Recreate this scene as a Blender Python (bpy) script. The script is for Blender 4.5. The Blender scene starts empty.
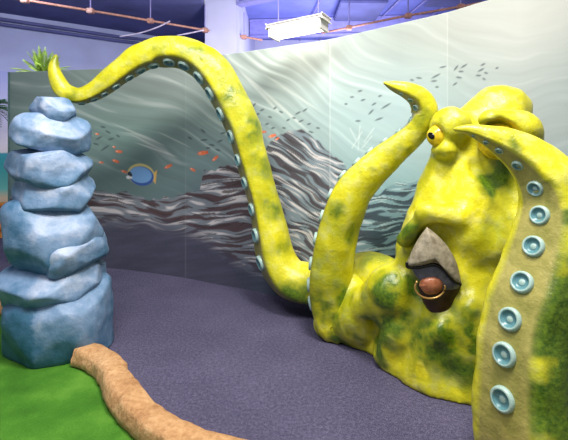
import bpy, bmesh, math, random
import numpy as np
from mathutils import Vector, Matrix, noise as mnoise
from mathutils.bvhtree import BVHTree

random.seed(7)
rng = np.random.RandomState(7)
C = bpy.context.scene.collection
F = 400.0; CX = 284.0; HY = 154.0; CH = 1.6


def P(px, py, Y):
    """a point on the view ray of a photo pixel at distance Y"""
    return Vector(((px - CX) / F * Y, Y, CH - (py - HY) / F * Y))


def G(px, py, z=0.0):
    """the point at height z seen at a photo pixel"""
    return P(px, py, (CH - z) * F / (py - HY))


def lin(c):
    return tuple(((v / 255) / 12.92 if v / 255 <= .04045 else ((v / 255 + .055) / 1.055) ** 2.4) for v in c) + (1.0,)


# ------------------------------------------------------------------ helpers
def link(name, me, parent=None, mats=()):
    o = bpy.data.objects.new(name, me)
    C.objects.link(o)
    for m in mats:
        me.materials.append(m)
    if parent:
        o.parent = parent
        o.matrix_parent_inverse = Matrix.Translation(-parent.location)
    return o


def from_bm(name, bm, mats, parent=None, smooth=False):
    bmesh.ops.recalc_face_normals(bm, faces=bm.faces)
    me = bpy.data.meshes.new(name)
    bm.to_mesh(me); bm.free()
    if smooth:
        me.polygons.foreach_set('use_smooth', [True] * len(me.polygons))
    return link(name, me, parent, mats if isinstance(mats, (list, tuple)) else [mats])


def from_np(name, V, Fc, mats, parent=None, smooth=True, attrs=None):
    me = bpy.data.meshes.new(name)
    me.from_pydata([tuple(v) for v in V], [], [tuple(int(i) for i in f) for f in Fc])
    me.validate()
    if smooth:
        me.polygons.foreach_set('use_smooth', [True] * len(me.polygons))
    for k, a in (attrs or {}).items():
        at = me.attributes.new(k, 'FLOAT', 'POINT')
        at.data.foreach_set('value', np.asarray(a, dtype=np.float32))
    me.update()
    return link(name, me, parent, mats)


def tag(o, label=None, cat=None, group=None, kind=None):
    if label: o['label'] = label
    if cat: o['category'] = cat
    if group: o['group'] = group
    if kind: o['kind'] = kind
    return o


def empty(name, loc):
    o = bpy.data.objects.new(name, None)
    C.objects.link(o); o.location = loc
    o.empty_display_size = .1
    return o


def box(bm, lo, hi):
    r = bmesh.ops.create_cube(bm, size=1)
    c = [(a + b) / 2 for a, b in zip(lo, hi)]
    for v in r['verts']:
        v.co = Vector([c[i] + v.co[i] * (hi[i] - lo[i]) for i in range(3)])
    return r['verts']


def tube(bm, pts, rad, n=10, cap=True):
    pts = [Vector(p) for p in pts]
    rr = rad if isinstance(rad, (list, tuple)) else [rad] * len(pts)
    rings = []
    for i, p in enumerate(pts):
        t = (pts[min(i + 1, len(pts) - 1)] - pts[max(i - 1, 0)]).normalized()
        a = Vector((0, 0, 1)) if abs(t.z) < .9 else Vector((1, 0, 0))
        u = t.cross(a).normalized(); w = t.cross(u)
        rings.append([bm.verts.new(p + (u * math.cos(k * 2 * math.pi / n) + w * math.sin(k * 2 * math.pi / n)) * rr[i]) for k in range(n)])
    for a, b in zip(rings, rings[1:]):
        for k in range(n):
            bm.faces.new((a[k], a[(k + 1) % n], b[(k + 1) % n], b[k]))
    if cap:
        bm.faces.new(rings[0]); bm.faces.new(rings[-1])


def slab(bm, a, b, z0, z1, th=.15):
    """an upright wall between two plan points; its visible face runs a-b, thickness goes away from the camera"""
    a = Vector((a[0], a[1], 0)); b = Vector((b[0], b[1], 0))
    n = (b - a).cross(Vector((0, 0, 1))).normalized()
    if n.y < 0: n = -n
    q = [a, b, b + n * th, a + n * th]
    lo = [bm.verts.new((p.x, p.y, z0)) for p in q]; hi = [bm.verts.new((p.x, p.y, z1)) for p in q]
    bm.faces.new(lo); bm.faces.new(hi)
    for i in range(4):
        bm.faces.new((lo[i], lo[(i + 1) % 4], hi[(i + 1) % 4], hi[i]))


def prism(bm, poly, z0, z1):
    lo = [bm.verts.new((p[0], p[1], z0)) for p in poly]; hi = [bm.verts.new((p[0], p[1], z1)) for p in poly]
    bm.faces.new(lo); bm.faces.new(hi)
    n = len(poly)
    for i in range(n):
        bm.faces.new((lo[i], lo[(i + 1) % n], hi[(i + 1) % n], hi[i]))


def catmull(pts, n):
    """Catmull-Rom through rows of numbers, n samples evenly spread in parameter"""
    A = np.array(pts, dtype=float)
    A = np.vstack([2 * A[0] - A[1], A, 2 * A[-1] - A[-2]])
    m = len(A) - 3
    out = []
    for t in np.linspace(0, m - 1e-6, n):
        i = int(t); u = t - i
        p0, p1, p2, p3 = A[i:i + 4]
        out.append(.5 * (2 * p1 + (p2 - p0) * u + (2 * p0 - 5 * p1 + 4 * p2 - p3) * u ** 2 + (3 * p1 - p0 - 3 * p2 + p3) * u ** 3))
    return np.array(out)


# ------------------------------------------------------------------ numpy gradient noise
PERM = rng.permutation(256)
GA = rng.rand(256) * 2 * np.pi


def pn(x, y, seed=0):
    x = np.asarray(x, dtype=float) + seed * 17.3; y = np.asarray(y, dtype=float) + seed * 31.7
    xi = np.floor(x).astype(int); yi = np.floor(y).astype(int)
    xf = x - xi; yf = y - yi
    u = xf ** 3 * (xf * (xf * 6 - 15) + 10); v = yf ** 3 * (yf * (yf * 6 - 15) + 10)

    def g(ix, iy, dx, dy):
        a = GA[PERM[(PERM[ix & 255] + iy) & 255]]
        return np.cos(a) * dx + np.sin(a) * dy
    n00 = g(xi, yi, xf, yf); n10 = g(xi + 1, yi, xf - 1, yf)
    n01 = g(xi, yi + 1, xf, yf - 1); n11 = g(xi + 1, yi + 1, xf - 1, yf - 1)
    return ((n00 * (1 - u) + n10 * u) * (1 - v) + (n01 * (1 - u) + n11 * u) * v) * 1.5


def fb(x, y, o=3, seed=0):
    s = 0; a = 1
    for k in range(o):
        s = s + a * pn(x * 2 ** k, y * 2 ** k, seed + k); a *= .5
    return s


def sst(a, b, x):
    t = np.clip((x - a) / (b - a), 0, 1)
    return t * t * (3 - 2 * t)


# ------------------------------------------------------------------ materials
class NT:
    def __init__(s, name, rough=.6, spec=.5):
        s.m = bpy.data.materials.new(name); s.m.use_nodes = True
        s.t = s.m.node_tree; s.b = s.t.nodes['Principled BSDF']
        s.b.inputs['Roughness'].default_value = rough
        s.b.inputs['Specular IOR Level'].default_value = spec

    def n(s, typ, **kw):
        nd = s.t.nodes.new(typ)
        for k, v in kw.items():
            if k.startswith('i_'):
                nd.inputs[k[2:].replace('_', ' ')].default_value = v
            else:
                setattr(nd, k, v)
        return nd

    def l(s, a, b): s.t.links.new(a, b)

    def coords(s, scale=(1, 1, 1)):
        tc = s.n('ShaderNodeTexCoord'); mp = s.n('ShaderNodeMapping')
        mp.inputs['Scale'].default_value = scale
        s.l(tc.outputs['Object'], mp.inputs['Vector'])
        return mp.outputs['Vector']

    def noise(s, vec, scale, detail=4, rough=.55):
        nd = s.n('ShaderNodeTexNoise'); nd.inputs['Scale'].default_value = scale
        nd.inputs['Detail'].default_value = detail; nd.inputs['Roughness'].default_value = rough
        s.l(vec, nd.inputs['Vector']); return nd.outputs['Fac']

    def ramp(s, fac, stops):
        r = s.n('ShaderNodeValToRGB'); e = r.color_ramp.elements
        while len(e) < len(stops): e.new(.5)
        for i, (p, c) in enumerate(stops):
            e[i].position = p; e[i].color = lin(c)
        s.l(fac, r.inputs['Fac']); return r.outputs['Color']

    def mix(s, fac, a, b):
        m = s.n('ShaderNodeMix', data_type='RGBA')
        if isinstance(fac, float): m.inputs['Factor'].default_value = fac
        else: s.l(fac, m.inputs['Factor'])
        for sock, v in ((m.inputs['A'], a), (m.inputs['B'], b)):
            if isinstance(v, tuple): sock.default_value = v
            else: s.l(v, sock)
        return m.outputs['Result']

    def math(s, op, a, b=None, clamp=False):
        m = s.n('ShaderNodeMath', operation=op); m.use_clamp = clamp
        for i, v in enumerate((a, b)):
            if v is None: continue
            if isinstance(v, (int, float)): m.inputs[i].default_value = v
            else: s.l(v, m.inputs[i])
        return m.outputs[0]

    def col(s, c):
        if isinstance(c, tuple): s.b.inputs['Base Color'].default_value = c
        else: s.l(c, s.b.inputs['Base Color'])

    def bump(s, h, strength=.4, dist=.01):
        b = s.n('ShaderNodeBump'); b.inputs['Strength'].default_value = strength; b.inputs['Distance'].default_value = dist
        s.l(h, b.inputs['Height']); s.l(b.outputs['Normal'], s.b.inputs['Normal'])


def plain(name, c, rough=.6, var=.12, scale=8, bump=0, metallic=0):
    t = NT(name, rough)
    v = t.coords(); f = t.noise(v, scale)
    a = tuple(max(0, x * (1 - var)) for x in c); b = tuple(min(255, x * (1 + var)) for x in c)
    t.col(t.ramp(f, [(.3, a), (.7, b)]))
    if bump: t.bump(f, bump, .01)
    t.b.inputs['Metallic'].default_value = metallic
    return t.m


def octo_material():
    t = NT('octopus_skin', .34)
    v = t.coords()
    big = t.noise(v, 2.6, 3); mid = t.noise(v, 9, 5, .6); fine = t.noise(v, 42, 5, .65)
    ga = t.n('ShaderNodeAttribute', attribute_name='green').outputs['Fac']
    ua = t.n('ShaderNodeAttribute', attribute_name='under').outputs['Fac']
    # green sprayed patches; the vertex attribute also paints shade into hollows and sides
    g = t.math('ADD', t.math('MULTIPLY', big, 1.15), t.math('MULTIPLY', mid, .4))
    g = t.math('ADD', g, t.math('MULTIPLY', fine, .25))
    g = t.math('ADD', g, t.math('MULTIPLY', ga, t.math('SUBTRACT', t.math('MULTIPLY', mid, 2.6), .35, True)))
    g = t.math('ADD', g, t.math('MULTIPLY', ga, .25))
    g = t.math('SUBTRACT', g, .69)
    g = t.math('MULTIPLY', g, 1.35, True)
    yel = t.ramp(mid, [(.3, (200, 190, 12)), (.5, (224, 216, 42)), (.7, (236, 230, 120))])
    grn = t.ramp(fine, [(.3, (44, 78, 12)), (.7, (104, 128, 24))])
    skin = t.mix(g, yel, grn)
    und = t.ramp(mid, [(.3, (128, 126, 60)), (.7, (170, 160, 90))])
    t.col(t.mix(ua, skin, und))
    h = t.math('ADD', t.math('MULTIPLY', mid, 1.2), t.math('MULTIPLY', fine, .22))
    t.bump(h, .5, .02)
    return t.m


M_OCT = octo_material()


def pale_material():
    t = NT('sucker_white', .35)
    f = t.noise(t.coords(), 30)
    t.col(t.ramp(f, [(.35, (110, 152, 150)), (.6, (180, 202, 194))]))
    return t.m


M_SUCK = pale_material()
M_SUCKBLUE = plain('sucker_blue', (84, 128, 136), .3, .25, 25)

# ------------------------------------------------------------------ signed-distance body, surface nets
def surface_nets(D, o, h):
    s = D < 0
    nx, ny, nz = D.shape
    cnt = np.zeros((nx - 1, ny - 1, nz - 1)); pos = np.zeros((nx - 1, ny - 1, nz - 1, 3))
    cs = [(i, j, k) for i in (0, 1) for j in (0, 1) for k in (0, 1)]

    def sub(A, c): return A[c[0]:nx - 1 + c[0], c[1]:ny - 1 + c[1], c[2]:nz - 1 + c[2]]
    for a in cs:
        for ax in range(3):
            if a[ax]: continue
            b = list(a); b[ax] = 1; b = tuple(b)
            da, db = sub(D, a), sub(D, b)
            m = (da < 0) != (db < 0)
            t = np.where(m, da / np.where(m, da - db, 1), 0)
            for q in range(3):
                pos[..., q] += np.where(m, a[q] + (t if q == ax else 0), 0)
            cnt += m
    act = cnt > 0
    idx = -np.ones(act.shape, dtype=int); idx[act] = np.arange(act.sum())
    ii = np.argwhere(act)
    V = (ii + pos[act] / cnt[act][:, None]) * h + np.array(o)
    faces = []
    for ax in range(3):
        a1, a2 = (ax + 1) % 3, (ax + 2) % 3
        sl0 = [slice(None)] * 3; sl1 = [slice(None)] * 3
        sl0[ax] = slice(0, -1); sl1[ax] = slice(1, None)
        m = s[tuple(sl0)] != s[tuple(sl1)]
        w = np.argwhere(m)
        ok = (w[:, a1] > 0) & (w[:, a2] > 0) & (w[:, a1] < D.shape[a1] - 1) & (w[:, a2] < D.shape[a2] - 1)
        w = w[ok]
        sg = s[tuple(sl0)][w[:, 0], w[:, 1], w[:, 2]]
        q = []
        for d1, d2 in ((0, 0), (1, 0), (1, 1), (0, 1)):
            c = w.copy(); c[:, a1] -= d1; c[:, a2] -= d2
            q.append(idx[c[:, 0], c[:, 1], c[:, 2]])
        q = np.stack(q, 1)
        q[~sg] = q[~sg][:, ::-1]
        faces.append(q)
    return V, np.vstack(faces)


def smin(a, b, k):
    h = np.clip(.5 + .5 * (b - a) / k, 0, 1)
    return b * (1 - h) + a * h - k * h * (1 - h)


def smax(a, b, k): return -smin(-a, -b, k)


def ell(X, c, r):
    q = np.sqrt(sum(((X[i] - c[i]) / r[i]) ** 2 for i in range(3)))
    return (q - 1) * min(r)


def cone(X, a, b, ra, rb):
    a = np.array(a); b = np.array(b); d = b - a; L = (d ** 2).sum()
    t = np.clip(sum((X[i] - a[i]) * d[i] for i in range(3)) / L, 0, 1)
    q = np.sqrt(sum((X[i] - a[i] - t * d[i]) ** 2 for i in range(3)))
    return q - (ra + (rb - ra) * t)


octo = empty('octopus_sculpture', (1.3, 3.0, 0))
tag(octo, 'giant yellow green octopus sculpture with raised tentacles and a grey beak on the purple carpet', 'sculpture')

H = .017
ox, oy, oz = .25, 2.25, -.06
X = np.meshgrid(ox + H * np.arange(115), oy + H * np.arange(90), oz + H * np.arange(134), indexing='ij')
e = lambda px, py, Y: tuple(P(px, py, Y))
D = cone(X, e(492, 150, 2.98), (1.30, 3.02, .35), .27, .45)
D = smin(D, cone(X, (1.30, 3.02, .45), (1.28, 3.04, -.05), .42, .52), .10)
# neck / left flank up to the left eye
D = smin(D, cone(X, e(462, 140, 2.95), e(430, 250, 3.02), .17, .25), .10)
# crown
D = smin(D, ell(X, e(497, 117, 3.02), (.20, .24, .225)), .07)
D = smin(D, cone(X, e(505, 110, 3.0), e(468, 125, 2.98), .17, .13), .05)
# left brow and lid
D = smin(D, ell(X, e(450, 128, 2.86), (.135, .19, .15)), .04)
D = smin(D, ell(X, e(444, 150, 2.86), (.09, .14, .07)), .04)
# right brow
D = smin(D, cone(X, e(492, 121, 2.66), e(521, 129, 2.66), .085, .105), .03)
D = smin(D, cone(X, e(521, 129, 2.66), e(526, 150, 2.75), .105, .12), .05)
# cheeks below the eyes
D = smin(D, cone(X, e(470, 175, 2.80), e(478, 235, 2.78), .12, .2), .10)
D = smin(D, cone(X, e(525, 190, 2.72), e(530, 280, 2.7), .10, .2), .08)
# rolled rim over the beak
D = smin(D, cone(X, e(404, 240, 2.86), e(428, 212, 2.72), .05, .06), .07)
D = smin(D, cone(X, e(428, 212, 2.72), e(458, 218, 2.68), .06, .06), .07)
# arm roots spreading on the floor
D = smin(D, cone(X, e(392, 290, 3.0), e(362, 318, 3.35), .20, .17), .09)
D = smin(D, cone(X, e(362, 318, 3.35), e(334, 322, 3.55), .20, .18), .09)
D = smin(D, cone(X, e(352, 292, 3.5), e(336, 300, 3.58), .16, .19), .08)
D = smin(D, cone(X, e(400, 330, 2.96), e(392, 352, 3.02), .15, .14), .08)
D = smin(D, cone(X, e(440, 318, 2.72), e(428, 375, 2.78), .10, .14), .08)
D = smin(D, cone(X, e(472, 310, 2.62), e(478, 385, 2.66), .10, .14), .06)
D = smin(D, cone(X, e(440, 328, 2.62), e(411, 374, 2.78), .03, .05), .05)
D = smin(D, cone(X, e(440, 328, 2.62), e(470, 392, 2.62), .03, .04), .05)
# eye sockets and the hollows of the face
D = smax(D, -ell(X, e(430, 137, 2.80), (.085, .13, .10)), .02)
D = smax(D, -ell(X, e(499, 139, 2.58), (.135, .19, .135)), .02)
D = smax(D, -cone(X, e(489, 165, 2.64), e(507, 184, 2.62), .12, .09), .04)
D = smax(D, -cone(X, e(500, 215, 2.56), e(484, 330, 2.46), .06, .07), .05)
# hollow that holds the beak
D = smax(D, -cone(X, e(428, 255, 2.52), e(440, 300, 2.42), .10, .07), .08)
# fold left of the beak and the fold over the hem
D = smax(D, -cone(X, e(385, 262, 2.83), e(396, 345, 2.62), .05, .05), .06)
D = smax(D, -cone(X, e(372, 300, 3.1), e(376, 352, 3.02), .02, .02), .05)
# flared hem on the floor
hem = [G(x, y, .02) for x, y in ((330, 330), (350, 340), (372, 350), (390, 364), (408, 379), (430, 390), (468, 397), (500, 400))]
for a, b in zip(hem, hem[1:]):
    k = Vector((1.3, 3.05, 0)) - a
    k2 = Vector((1.3, 3.05, 0)) - b
    a2 = a + k * .10; b2 = b + k2 * .10
    D = smin(D, cone(X, (a2.x, a2.y, .02), (b2.x, b2.y, .02), .05, .05), .10)
# lumps
N = (np.sin(X[0] * 9 + 1.3 * np.sin(X[2] * 7)) * np.sin(X[1] * 8 + 2) * np.sin(X[2] * 8 + 1.1 * np.sin(X[0] * 6)))
N2 = np.sin(X[0] * 23 + 2 * np.sin(X[2] * 11)) * np.sin(X[1] * 21) * np.sin(X[2] * 19 + 1.7 * np.sin(X[0] * 13))
D = D + .016 * N + .006 * N2
D = np.maximum(D, .004 - X[2])
bv, bf = surface_nets(D, (ox, oy, oz), H)


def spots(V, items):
    """sprayed green patches and painted-in shading: distance to points given as (x, y, z, radius, strength)"""
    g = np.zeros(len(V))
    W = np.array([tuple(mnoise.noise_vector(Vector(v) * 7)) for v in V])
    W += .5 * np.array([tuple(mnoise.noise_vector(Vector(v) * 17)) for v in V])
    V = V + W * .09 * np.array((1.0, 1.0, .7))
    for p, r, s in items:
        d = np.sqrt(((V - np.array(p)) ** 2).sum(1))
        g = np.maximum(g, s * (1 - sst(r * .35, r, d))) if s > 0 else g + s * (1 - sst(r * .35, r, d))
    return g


green = spots(bv, [  # spots round the beak, in folds and under the eye paint in shade
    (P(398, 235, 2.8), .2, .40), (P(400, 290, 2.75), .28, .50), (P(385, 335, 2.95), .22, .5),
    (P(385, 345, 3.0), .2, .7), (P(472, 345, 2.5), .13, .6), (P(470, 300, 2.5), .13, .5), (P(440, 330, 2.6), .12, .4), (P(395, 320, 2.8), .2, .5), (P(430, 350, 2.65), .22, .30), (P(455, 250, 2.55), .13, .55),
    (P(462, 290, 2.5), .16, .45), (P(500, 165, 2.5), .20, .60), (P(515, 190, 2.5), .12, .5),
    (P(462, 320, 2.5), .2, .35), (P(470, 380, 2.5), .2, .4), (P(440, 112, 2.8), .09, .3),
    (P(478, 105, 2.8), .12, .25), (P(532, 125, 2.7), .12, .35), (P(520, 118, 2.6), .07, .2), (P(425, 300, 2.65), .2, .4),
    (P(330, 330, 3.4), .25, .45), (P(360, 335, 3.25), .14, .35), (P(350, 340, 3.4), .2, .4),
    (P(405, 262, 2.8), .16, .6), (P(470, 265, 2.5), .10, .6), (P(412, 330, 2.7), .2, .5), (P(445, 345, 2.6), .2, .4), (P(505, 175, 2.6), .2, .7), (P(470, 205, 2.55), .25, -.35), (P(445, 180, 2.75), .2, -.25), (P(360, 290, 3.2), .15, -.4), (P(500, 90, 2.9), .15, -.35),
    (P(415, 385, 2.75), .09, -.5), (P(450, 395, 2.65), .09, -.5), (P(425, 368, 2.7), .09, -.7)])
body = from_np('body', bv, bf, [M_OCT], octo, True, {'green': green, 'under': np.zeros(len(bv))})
bvh = BVHTree.FromPolygons([Vector(v) for v in bv], [tuple(int(i) for i in f) for f in bf])
EYE = Vector((0, 0, CH))


def hit(px, py):
    d = (P(px, py, 1.0) - EYE).normalized()
    loc, nor, _, _ = bvh.ray_cast(EYE, d)
    return loc, nor


# ------------------------------------------------------------------ tentacles
def sucker_mesh():
    prof = [(1.12, -.25), (1.10, .10), (1.04, .36), (.92, .46), (.80, .42), (.70, .28), (.60, .12), (.44, .05), (.30, .10), (.18, .16), (0, .18)]
    n = 22; bm = bmesh.new(); rings = []
    for r, z in prof[:-1]:
        rings.append([bm.verts.new((r * math.cos(2 * math.pi * k / n), r * math.sin(2 * math.pi * k / n), z)) for k in range(n)])
    for j, (a, b) in enumerate(zip(rings, rings[1:])):
        for k in range(n):
            f = bm.faces.new((a[k], a[(k + 1) % n], b[(k + 1) % n], b[k])); f.material_index = 1 if 4 <= j <= 7 else 0
    top = bm.verts.new((0, 0, prof[-1][1]))
    for k in range(n):
        bm.faces.new((rings[-1][k], rings[-1][(k + 1) % n], top))
    bm.faces.new(rings[0])
    bmesh.ops.recalc_face_normals(bm, faces=bm.faces)
    me = bpy.data.meshes.new('sucker'); bm.to_mesh(me); bm.free()
    me.polygons.foreach_set('use_smooth', [True] * len(me.polygons))
    me.materials.append(M_SUCK); me.materials.append(M_SUCKBLUE)
    return me


SUCK = sucker_mesh()


def tentacle(rows, cam, flat, suckers, gspots, n=170, m=40, sfrac=.36, extra_green=0.0):
    # rows: px, py, Y, radius in px
    R = []
    for px, py, Y, r in rows:
        p = P(px, py, Y); R.append((p.x, p.y, p.z, r * Y / F))
    S = catmull(R, n)
    cen = S[:, :3]; rad = np.maximum(S[:, 3], .004)
    T = np.gradient(cen, axis=0); T /= np.linalg.norm(T, axis=1)[:, None]
    fa = math.cos(flat)
    V = []; under = []; Us = []
    for i in range(n):
        t = T[i]
        s = np.array((t[2], 0, -t[0]))
        if np.linalg.norm(s) < .2 and Us: s = np.array(Us[-1])
        s = s / max(np.linalg.norm(s), 1e-6)
        cm = cam(i / (n - 1)) if callable(cam) else cam
        u = s * (1 - abs(cm)) + np.array((0, -1.0, 0)) * cm
        u -= t * u.dot(t); u /= np.linalg.norm(u)
        if Us:
            u = u * .5 + np.array(Us[-1]) * .5
            u -= t * u.dot(t); u /= np.linalg.norm(u)
        Us.append(u)
        w = np.cross(t, u)
        for k in range(m):
            th = 2 * math.pi * k / m
            d = u * math.cos(th) + w * math.sin(th)
            tt = min(th, 2 * math.pi - th)
            rr = 1.0
            if tt < flat: rr = fa / math.cos(tt)
            elif tt < flat + .35: rr = 1.0 + .05 * math.sin((tt - flat) / .35 * math.pi)
            p = cen[i] + d * rad[i] * rr
            if tt > flat:
                q = Vector(p)
                p = p + d * rad[i] * (.08 * mnoise.noise(q * 5) + .015 * mnoise.noise(q * 17))
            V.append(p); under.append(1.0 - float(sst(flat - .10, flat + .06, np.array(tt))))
    Fc = []
    for i in range(n - 1):
        for k in range(m):
            Fc.append((i * m + k, (i + 1) * m + k, (i + 1) * m + (k + 1) % m, i * m + (k + 1) % m))
    V.append(cen[0] - T[0] * rad[0]); V.append(cen[-1] + T[-1] * rad[-1] * .4); under += [0, 0]
    a, b = n * m, n * m + 1
    for k in range(m):
        Fc.append((a, k, (k + 1) % m)); Fc.append((b, (n - 1) * m + (k + 1) % m, (n - 1) * m + k))
    V = np.array(V)
    V[:, 2] = np.maximum(V[:, 2], .006)
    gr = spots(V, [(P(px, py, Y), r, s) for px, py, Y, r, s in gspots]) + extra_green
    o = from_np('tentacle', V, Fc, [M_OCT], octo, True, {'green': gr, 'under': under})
    Us = np.array(Us)
    sp = cen + Us * (rad * fa)[:, None]
    sx = CX + sp[:, 0] / sp[:, 1] * F; sy = HY - (sp[:, 2] - CH) / sp[:, 1] * F
    for px, py in suckers:
        i = int(np.argmin((sx - px) ** 2 + (sy - py) ** 2))
        r = rad[i] * sfrac
        so = bpy.data.objects.new('sucker', SUCK); C.objects.link(so)
        q = Vector((0, 0, 1)).rotation_difference(Vector(Us[i])).to_matrix().to_4x4()
        so.parent = o
        so.matrix_parent_inverse = Matrix.Identity(4)
        so.matrix_local = Matrix.Translation(Vector(sp[i])) @ q @ Matrix.Diagonal((r, r, r * .9, 1))
    return o


A = tentacle([
    (56, 56, 4.10, 2), (54, 67, 4.10, 5), (57, 80, 4.12, 7.5), (65, 92, 4.15, 9), (79, 96.5, 4.15, 9), (93, 92, 4.15, 9.5), (108, 82, 4.15, 11),
    (122, 71, 4.15, 12.5), (138, 60, 4.15, 14), (155, 53.5, 4.15, 15), (172, 52, 4.15, 15.5), (188, 55, 4.15, 16.5), (203, 63, 4.15, 18), (215, 76, 4.15, 18.5),
    (225, 92, 4.15, 18.5), (234, 110, 4.15, 18.5), (243, 130, 4.15, 18), (251.5, 162, 4.15, 16.5), (262.5, 200, 4.15, 16.5), (269, 230, 4.13, 18.5),
    (275, 258, 4.1, 20), (289, 280, 4.05, 22), (312, 286, 3.98, 23), (345, 283, 3.8, 24), (372, 276, 3.6, 24), (398, 285, 3.35, 22)],
    lambda t: .28 if t > .36 else .06, .72,
    [(83, 104), (95, 100), (106, 95), (117, 85.5), (127, 76), (139, 68), (153, 64), (169, 62), (184, 66), (200, 77), (211, 94), (221, 113), (229, 136),
     (239, 160), (244, 185), (250, 210), (253, 236), (258, 262)],
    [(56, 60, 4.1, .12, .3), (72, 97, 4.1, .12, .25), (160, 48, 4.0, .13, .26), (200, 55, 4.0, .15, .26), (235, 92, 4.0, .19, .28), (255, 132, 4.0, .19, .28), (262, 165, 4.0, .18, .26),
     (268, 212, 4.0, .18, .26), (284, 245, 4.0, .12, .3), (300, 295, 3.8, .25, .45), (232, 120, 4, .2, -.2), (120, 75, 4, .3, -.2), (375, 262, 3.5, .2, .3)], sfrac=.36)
Bt = tentacle([
    (384.5, 83, 3.10, 1.5), (395, 86.5, 3.10, 5.5), (408, 91, 3.10, 8.5), (419, 98, 3.12, 11), (424.5, 109, 3.14, 12.5), (422, 121, 3.16, 13), (413, 133, 3.2, 13),
    (398, 146, 3.25, 15), (383, 158, 3.3, 17), (367, 173, 3.34, 19), (350, 193, 3.38, 21), (338, 224, 3.43, 22), (331, 258, 3.48, 23), (330, 288, 3.53, 25), (338, 312, 3.56, 28), (352, 322, 3.5, 28)],
    lambda t: .22 if t < .3 else -.12, .66,
    [(402, 94), (411, 99), (415, 108), (410, 119), (398, 129), (383, 139), (368, 149), (355, 161), (342, 175), (329, 193), (317, 214), (310, 238), (306, 262), (304, 284), (307, 303)],
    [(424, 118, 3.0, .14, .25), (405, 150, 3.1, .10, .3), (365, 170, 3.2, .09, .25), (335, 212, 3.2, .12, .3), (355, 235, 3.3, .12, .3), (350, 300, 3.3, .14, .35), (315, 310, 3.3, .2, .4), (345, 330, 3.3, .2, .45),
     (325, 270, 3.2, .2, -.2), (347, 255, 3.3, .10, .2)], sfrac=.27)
Ct = tentacle([
    (455, 129, 2.28, 2), (470, 130, 2.26, 6), (490, 136, 2.24, 11), (510, 145, 2.22, 16.5), (530, 158, 2.2, 22), (547, 178, 2.18, 28), (556, 206, 2.16, 33),
    (553, 240, 2.14, 37), (544, 275, 2.12, 39), (532, 310, 2.10, 40), (526, 345, 2.08, 42), (525, 385, 2.06, 43), (526, 430, 2.04, 47), (536, 458, 2.03, 50), (560, 470, 2.05, 52)],
    lambda t: .34 if t > .35 else .26, .66,
    [(472, 138), (486, 143), (500, 149), (518, 165), (537, 187), (536, 216), (530, 245), (513, 279), (507, 318), (494, 355), (497, 399)],
    [(556, 320, 1.95, .3, 1.1), (560, 400, 1.95, .34, 1.1), (550, 440, 2.0, .25, .6), (566, 215, 2.0, .12, .4), (560, 250, 2.0, .1, .4), (515, 140, 2.1, .1, .3), (545, 270, 2.0, .15, .3), (562, 290, 2.0, .2, .7), (540, 152, 2.1, .15, -.3), (560, 195, 2.0, .08, -.3)], sfrac=.25, m=56)  # strong spots on the right flank paint its shade dark green

# ------------------------------------------------------------------ eyes
M_EYE = plain('eye_yellow', (206, 170, 30), .25, .3, 14)
M_PUPIL = plain('pupil_black', (14, 12, 10), .15, .1)
M_ORANGE = plain('eye_orange', (190, 112, 40), .3, .3, 12)


def eye(px, py, Y, r, look, mat, ir=.5, pr=.3):
    c = P(px, py, Y)
    bm = bmesh.new(); bmesh.ops.create_uvsphere(bm, u_segments=32, v_segments=20, radius=r)
    bmesh.ops.translate(bm, verts=bm.verts, vec=c)
    o = from_bm('eyeball', bm, mat, octo, True)
    look = Vector(look).normalized()
    for nm, rr, mt in (('iris', ir, M_ORANGE), ('pupil', pr, M_PUPIL)):
        if rr == 0: continue
        bm = bmesh.new()
        bmesh.ops.create_uvsphere(bm, u_segments=28, v_segments=14, radius=1)
        q = Vector((0, 0, 1)).rotation_difference(look).to_matrix().to_4x4()
        k = .86 if nm == 'iris' else .955
        sc = Matrix.Diagonal((r * rr * (1 if nm == 'iris' else .7), r * rr, r * .2 if nm == 'iris' else r * .1, 1))
        bmesh.ops.transform(bm, verts=bm.verts, matrix=Matrix.Translation(c + look * r * k) @ q @ sc)
        from_bm(nm, bm, mt, o, True)
    return o


eye(438.5, 136, 2.84, .08, (-.86, -.5, .0), M_EYE, .0, .40)
eye(498, 141, 2.69, .125, (-.15, -1, .12), M_EYE)

# ------------------------------------------------------------------ beak (relief pieces set into the body)
def relief(name, outline, mat, bulge, base=.0, back=.06, step=1.0, flat=None):
    """a solid plate: outline given on the face of the body, bulging outwards, real thickness"""
    O = catmull(outline + [outline[0]], 70)[:-1]
    xs = np.arange(O[:, 0].min() - 1, O[:, 0].max() + 2, step); ys = np.arange(O[:, 1].min() - 1, O[:, 1].max() + 2, step)
    bm = bmesh.new()
    # fill with concentric rings towards the centroid
    c = O.mean(0); K = 12
    rings = []
    md = np.sqrt(((O - c) ** 2).sum(1)).min()
    n = len(O)
    plane = flat
    for j in range(K + 1):
        f = 1 - j / K
        ring = []
        for p in (O if j < K else [c]):
            q = c + (p - c) * f
            Y = plane[0] + plane[1] * (q[0] - c[0]) + plane[2] * (q[1] - c[1]) - base - bulge * math.sqrt(max(0, 1 - f ** 2.2))
            ring.append(bm.verts.new(P(q[0], q[1], Y)))
        rings.append(ring)
    for a, b in zip(rings[:-1], rings[1:-1]):
        for k in range(n):
            bm.faces.new((a[k], a[(k + 1) % n], b[(k + 1) % n], b[k]))
    for k in range(n):
        bm.faces.new((rings[-2][k], rings[-2][(k + 1) % n], rings[-1][0]))
    # skirt into the body
    bk = [bm.verts.new(v.co + Vector((v.co.x, v.co.y, v.co.z - CH)).normalized() * back) for v in rings[0]]
    for k in range(n):
        bm.faces.new((rings[0][k], rings[0][(k + 1) % n], bk[(k + 1) % n], bk[k]))
    bm.faces.new(bk)
    return from_bm(name, bm, mat, octo, True)


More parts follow.
